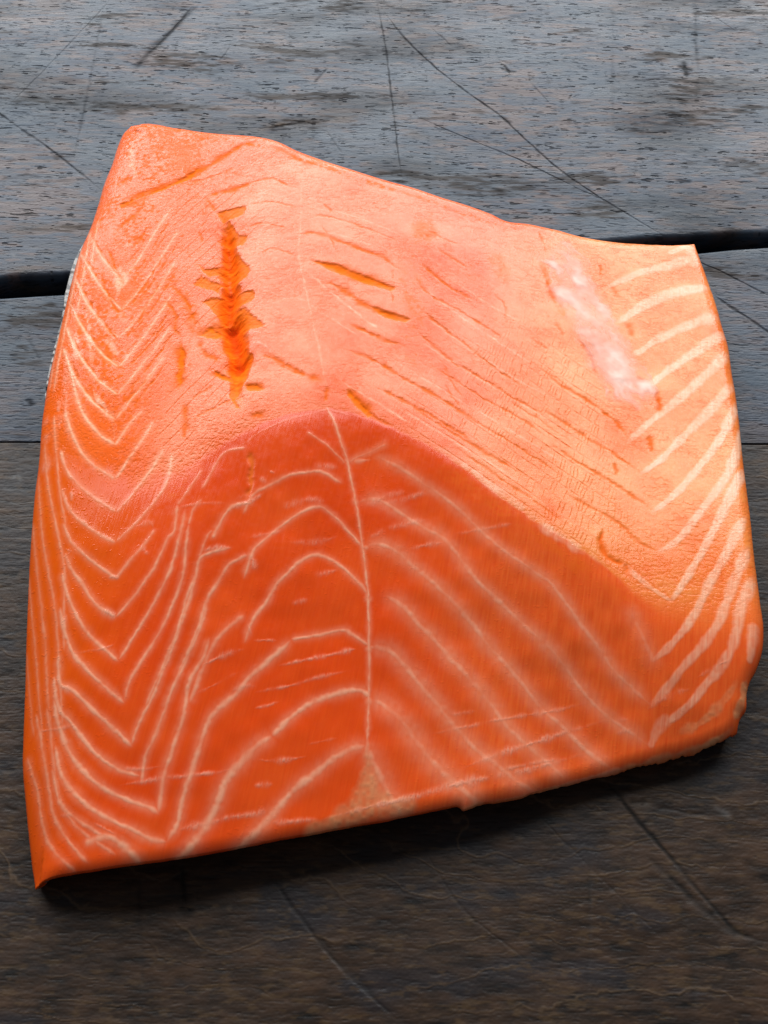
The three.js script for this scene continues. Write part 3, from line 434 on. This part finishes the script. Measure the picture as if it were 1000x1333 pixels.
    { const wet = sstep(0.48, 0.8, noise(x * 1.15 + 300, z * 1.15) * 0.75 + noise(x * 2.4 + 7, z * 2.4 + 300) * 0.4) * Math.max(lf * 0.9, 0.35 * sstep(-0.05, 0.3, fbm(x * 0.05 + 400, z * 0.05, 3)) * (1 - up)); h += 0.05 * wet; rough -= 0.14 * wet; spec += 0.2 * wet; }
    const mix = (cr, cg, cb, t) => { r += (cr - r) * t; g += (cg - g) * t; b += (cb - b) * t; };
    const O = ORANGE[n] * sstep(-0.35, 0.35, f1 + 0.45 * f2 + 0.25 * f3); spec *= 1 - 0.7 * O; mix(0.80, 0.135, 0.008, O * 0.75); rough += 0.4 * O * up;
    const F = FAT[n] * (1 - up * 0.1) * (0.9 + 0.2 * f2); mix(lerp(0.90, 0.93, up), lerp(0.36, 0.37, rt) + 0.14 * up, lerp(0.21, 0.22, rt) + 0.10 * up, Math.min(1, F * 0.9)); h += 0.06 * F; rough -= 0.06 * F;
    const B = BAND[n] * (0.86 + 0.16 * f2 + 0.30 * fib + 0.2 * f1); mix(0.90, 0.50, 0.32, Math.min(1, B * (0.62 + 0.25 * up))); h += 0.05 * B;
    const Pl = PALE[n] * (0.8 + 0.6 * f1 + 0.25 * f2); mix(0.62, 0.33, 0.15, clamp(Pl, 0, 1) * 0.8); h += 0.06 * Pl * f2;
    const hatch = noise(x * 3.6 + z * 0.5, z * 0.9 + 31), St = clamp(STREAK[n] * (0.85 + 0.5 * hatch + 0.2 * f3), 0, 1); mix(0.86, 0.38, 0.25, St * 0.62); h += 0.07 * St; rough += 0.06 * St;
    const C = CRACK[n]; mix(0.80, 0.125, 0.009, Math.min(1, C * 1.15)); h -= 0.10 * C; rough += 0.3 * C; spec *= 1 - 0.8 * Math.min(1, C * 1.3);
    const Te = TEAR[n]; mix(0.90, 0.16, 0.007, Te * 0.95); h -= 0.07 * Te - 0.05 * Te * f2; rough += 0.2 * Te; spec *= 1 - 0.75 * Te;
    const D = Math.min(1, DEEP[n]); mix(0.92, 0.15, 0.006, Math.min(1, D * 2.2)); mix(0.70, 0.055, 0.004, sstep(0.55, 0.95, D) * 0.8); h += 0.05 * D * f2; rough += 0.25 * Math.min(1, D * 2); spec *= 1 - 0.7 * Math.min(1, D * 3);  // orange split, its core painted darker red as shade to look deeper
    fleshColor.set([enc(r), enc(g), enc(b), 255], n * 4);
    fleshBump[n * 4] = fleshBump[n * 4 + 1] = fleshBump[n * 4 + 2] = clamp(0.55 + h, 0, 1); fleshBump[n * 4 + 3] = 1;
    fleshRough.set([255, 255 * clamp(rough, 0.15, 1), 0, 255 * clamp(spec, 0.02, 1)], n * 4);
  }
}
const fleshShine = tex(fleshRough, T, T);
const fleshMat = new THREE.MeshPhysicalMaterial({ specularIntensityMap: fleshShine, map: tex(fleshColor, T, T, true), bumpMap: tex(fleshBump, T, T), bumpScale: 0.0012, roughnessMap: fleshShine, roughness: 1, metalness: 0, ior: 1.48 });
fleshMat.name = 'salmon_flesh';

// ---------------------------------------------------------------- the salmon: meshes
const samp = (L, x, z) => { const u = clamp((x - FX) * TPM - 0.5, 0, T - 2), v = clamp((z - FZ) * TPM - 0.5, 0, T - 2), i = Math.floor(u), j = Math.floor(v), a = u - i, b = v - j, n = j * T + i; return lerp(lerp(L[n], L[n + 1], a), lerp(L[n + T], L[n + T + 1], a), b); };
const resample = (run, n) => { const l = [0]; for (let i = 1; i < run.length; i++) l.push(l[i - 1] + Math.hypot(run[i][0] - run[i - 1][0], run[i][1] - run[i - 1][1])); const out = []; let k = 0; for (let i = 0; i <= n; i++) { const d = l[l.length - 1] * i / n; while (k < l.length - 2 && l[k + 1] < d) k++; const t = clamp((d - l[k]) / Math.max(1e-9, l[k + 1] - l[k]), 0, 1); out.push([lerp(run[k][0], run[k + 1][0], t), lerp(run[k][1], run[k + 1][1], t)]); } return out; };
const NU = 440, NV = 480;
const cT = resample(SIDE[0], NU), cR = resample(SIDE[1], NV), cB = resample(SIDE[2].slice().reverse(), NU), cL = resample(SIDE[3].slice().reverse(), NV);
for (const [c, k] of [[cT, 0], [cR, 1], [cB, 2], [cL, 3]]) for (let i = 2; i < c.length - 2; i++) { const a = 0.0002 * (k === 2 ? 0.35 + 1.3 * sstep(0.5, 0.95, i / c.length) : 0.6) * (noise(i * 0.13, k * 9.1) + 0.6 * noise(i * 0.5, k * 5.1 + 3)); if (k % 2) c[i][0] += a; else c[i][1] += a; }
const fp = [], fuv = [], fi = [];
for (let j = 0; j <= NV; j++) for (let i = 0; i <= NU; i++) {
  const u = i / NU, v = j / NV, q = [0, 1].map((c) => (1 - v) * cT[i][c] + v * cB[i][c] + (1 - u) * cL[j][c] + u * cR[j][c] - ((1 - u) * (1 - v) * cT[0][c] + u * (1 - v) * cT[NU][c] + (1 - u) * v * cB[0][c] + u * v * cB[NU][c]));
  const rim = nearRim(q[0], q[1]).d, safe = sstep(0.0005, 0.004, rim);
  let y = faceAt(q[0], q[1]);
  y -= safe * (0.0058 * samp(DEEP, q[0], q[1]) + 0.0002 * samp(CRACK, q[0], q[1]) + 0.00035 * samp(TEAR, q[0], q[1]));
  fp.push(q[0], y, q[1]); fuv.push((q[0] - FX) / S, (q[1] - FZ) / S);
}
for (let j = 0; j < NV; j++) for (let i = 0; i < NU; i++) { const a = j * (NU + 1) + i, b = a + NU + 1; fi.push(a, b, a + 1, b, b + 1, a + 1); }
// rim loop of grid vertices, clockwise seen from above, then the cut side under it
const loop = [];
for (let i = 0; i < NU; i++) loop.push([i, 0]);
for (let j = 0; j < NV; j++) loop.push([NU, j]);
for (let i = NU; i > 0; i--) loop.push([i, NV]);
for (let j = NV; j > 0; j--) loop.push([0, j]);
const ring0 = loop.map(([i, j]) => j * (NU + 1) + i), NL = ring0.length;
const at = (k) => { const n = ring0[(k + NL) % NL] * 3; return [fp[n], fp[n + 1], fp[n + 2]]; };
const inward = loop.map((_, k) => { const a = at(k - 6), b = at(k + 6), dx = b[0] - a[0], dz = b[2] - a[2], l = Math.hypot(dx, dz) || 1; return [-dz / l, dx / l]; });
const sideOf = loop.map(([i, j]) => (j === 0 ? 0 : i === NU ? 1 : j === NV ? 2 : 3));
const ROWS = [[0.10, 0.86], [0.22, 0.66], [0.38, 0.44], [0.60, 0.22], [0.85, 0.06]];
let prev = ring0;
for (const [o, hf] of ROWS) {
  const cur = [];
  for (let k = 0; k < NL; k++) {
    const [x, y, z] = at(k), under = [0.5, 0.4, 0.95, 0.35][sideOf[k]] * y * o, w = 0.00025 * noise(k * 0.09, hf * 20) + 0.0002 * noise(k * 0.4, hf * 31);
    const px = x + inward[k][0] * (under + w), pz = z + inward[k][1] * (under + w);
    cur.push(fp.length / 3); fp.push(px, Math.max(0.0008, y * hf), pz); fuv.push((px + inward[k][0] * y * (1 - hf) * 0.4 - FX) / S, (pz + inward[k][1] * y * (1 - hf) * 0.4 - FZ) / S);
  }
  for (let k = 0; k < NL; k++) { const m = (k + 1) % NL; fi.push(prev[k], prev[m], cur[k], prev[m], cur[m], cur[k]); }
  prev = cur;
}
const salmon = new THREE.Group(); salmon.name = 'salmon_fillet';
salmon.userData = { label: 'raw orange salmon fillet with white fat lines lying on the wooden planks', category: 'fish fillet' };
scene.add(salmon);
function mesh(name, p, uv, idx, mat, parent) {
  const g = new THREE.BufferGeometry();
  g.setAttribute('position', new THREE.Float32BufferAttribute(p, 3)); g.setAttribute('uv', new THREE.Float32BufferAttribute(uv, 2)); g.setIndex(idx); g.computeVertexNormals();
  const o = new THREE.Mesh(g, mat); o.name = name; o.castShadow = o.receiveShadow = true; parent.add(o);
  return o;
}
const flesh = mesh('flesh', fp, fuv, fi, fleshMat, salmon);

// skin under the flesh, its silvery lip showing along the upper left edge
{
  const W = 512, c = new Uint8Array(W * W * 4), r = new Uint8Array(W * W * 4);
  for (let j = 0; j < W; j++) for (let i = 0; i < W; i++) {
    const n = j * W + i, a = fbm(i * 0.05, j * 0.05, 4), s = sstep(0.05, 0.3, noise(i * 0.06 + 5, j * 0.03) + 0.2 * noise(i * 0.3, j * 0.1)), k = lerp(0.025, 0.2, s) * (1 + 0.6 * a);  // dark grey skin, silvery highlights painted in as pale patches
    c.set([enc(k), enc(k * 0.96), enc(k * 0.88), 255], n * 4); r.set([255, 255 * (0.35 + 0.2 * a), 0, 255], n * 4);
  }
  const m = new THREE.MeshPhysicalMaterial({ map: tex(c, W, W, true), roughnessMap: tex(r, W, W), roughness: 1, metalness: 0.15 });
  m.name = 'fish_skin';
  const p = [], uv = [], idx = [], prof = [[-0.6, 0.70], [0.75, 0.88], [1.0, 0.78], [1.0, 0.45], [0.7, 0.12], [-1.4, 0.02]];
  let last = null;
  const cx = (bx0 + bx1) / 2, cz = (bz0 + bz1) / 2;
  prof.forEach(([o, hf], row) => {
    const cur = [];
    for (let k = 0; k < NL; k++) {
      const [x, y, z] = at(k), [, j] = loop[k], v = j / NV;
      let out = -0.0005 - 0.0016 * Math.max(0, 1 - hf);
      if (sideOf[k] === 3) out = lerp(-0.0005, 0.0027 * (0.8 + 0.35 * noise(k * 0.035, 4) + 0.08 * noise(k * 0.2, 14)), sstep(0.17, 0.30, v) * (1 - sstep(0.44, 0.56, v)));
      if (sideOf[k] === 2) out -= 0.95 * y * (1 - hf) + 0.001;
      const d = out * (o < 0 ? -o * -1 : 1) * Math.sign(o || 1), e = o < 0 ? -Math.abs(out) - 0.001 : out * o;
      const px = x - inward[k][0] * e, pz = z - inward[k][1] * e;
      cur.push(p.length / 3); p.push(px, Math.max(0.0006, y * hf), pz); uv.push(k / NL * 20, row * 0.16);
    }
    if (last) for (let k = 0; k < NL; k++) { const q = (k + 1) % NL; idx.push(last[k], last[q], cur[k], last[q], cur[q], cur[k]); }
    last = cur;
  });
  const cap = []; for (let k = 0; k < NL; k++) { cap.push(p.length / 3); p.push(lerp(p[last[k] * 3], cx, 0.96), 0.0006, lerp(p[last[k] * 3 + 2], cz, 0.96)); uv.push(k / NL * 42, 4); }
  for (let k = 0; k < NL; k++) { const q = (k + 1) % NL; idx.push(last[k], last[q], cap[k], last[q], cap[q], cap[k]); }
  const skin = mesh('skin', p, uv, idx, m, salmon);
  skin.userData.label = 'silvery grey skin lip along the upper left edge';
}

// a shred of whitish membrane clinging to the upper right of the face
{
  const NA = 120, NB = 40, mid = spline(pairs('714,308 738,348 758,392 778,432 798,470 820,510 842,542').map((p) => toTex(p).map((v, c) => v / TPM + (c ? FZ : FX))), 20);
  const p = [], uv = [], idx = [], half = [0.0098, 0.0115, 0.0122, 0.0125, 0.0122, 0.0108, 0.007];
  const axis = resample(mid, NA);
  for (let a = 0; a <= NA; a++) {
    const A = axis[Math.max(0, a - 2)], B = axis[Math.min(NA, a + 2)], dx = B[0] - A[0], dz = B[1] - A[1], l = Math.hypot(dx, dz), f = a / NA * 6, w0 = lerp(half[Math.floor(f)], half[Math.min(6, Math.floor(f) + 1)], f - Math.floor(f));
    for (let b = 0; b <= NB; b++) {
      const s = b / NB * 2 - 1, w = w0 * (1 + 0.18 * noise(a * 0.13, s > 0 ? 3 : 9) + 0.1 * noise(a * 0.4, s > 0 ? 13 : 19)), x = axis[a][0] - dz / l * s * w, z = axis[a][1] + dx / l * s * w;
      const edge = Math.min(1, Math.min(1 - Math.abs(s), Math.min(a, NA - a) / NA * 3) * 6), fold = 0.00025 * noise(x * 160 + z * 90, z * 300) + 0.00008 * noise(x * 500, z * 500);
      p.push(x, faceAt(x, z) + lerp(-0.0003, 0.00022 + fold * 0.45, edge), z); uv.push(b / NB, a / NA);
    }
  }
  for (let a = 0; a < NA; a++) for (let b = 0; b < NB; b++) { const k = a * (NB + 1) + b, m = k + NB + 1; idx.push(k, k + 1, m, k + 1, m + 1, m); }
  const W = 256, c = new Uint8Array(W * W * 4), bm = new Float32Array(W * W * 4);
  for (let j = 0; j < W; j++) for (let i = 0; i < W; i++) {
    const n = j * W + i, f = fbm(i * 0.02, j * 0.045, 3), e = Math.min(i, W - 1 - i) / W, q = Math.min(j, W - 1 - j) / W, fade = sstep(0, 0.3, e + 0.14 * f) * sstep(0, 0.2, q + 0.1 * f), a = clamp(fade * (0.5 + 0.5 * f), 0, 0.72);
    c.set([enc(0.88), enc(0.58 + 0.1 * f), enc(0.46 + 0.12 * f), 255 * a], n * 4);
    const h = 0.5 + 0.5 * fbm(i * 0.02, j * 0.08 + 9, 3); bm[n * 4] = bm[n * 4 + 1] = bm[n * 4 + 2] = h; bm[n * 4 + 3] = 1;
  }
  const m = new THREE.MeshPhysicalMaterial({ map: tex(c, W, W, true), bumpMap: tex(bm, W, W), bumpScale: 0.0004, roughness: 0.42, transparent: true, side: THREE.DoubleSide });
  m.name = 'membrane';
  const o = mesh('membrane', p, uv, idx, m, salmon);
  o.userData.label = 'whitish shred of membrane on the upper right of the fillet';
}

renderer.render(scene, camera);
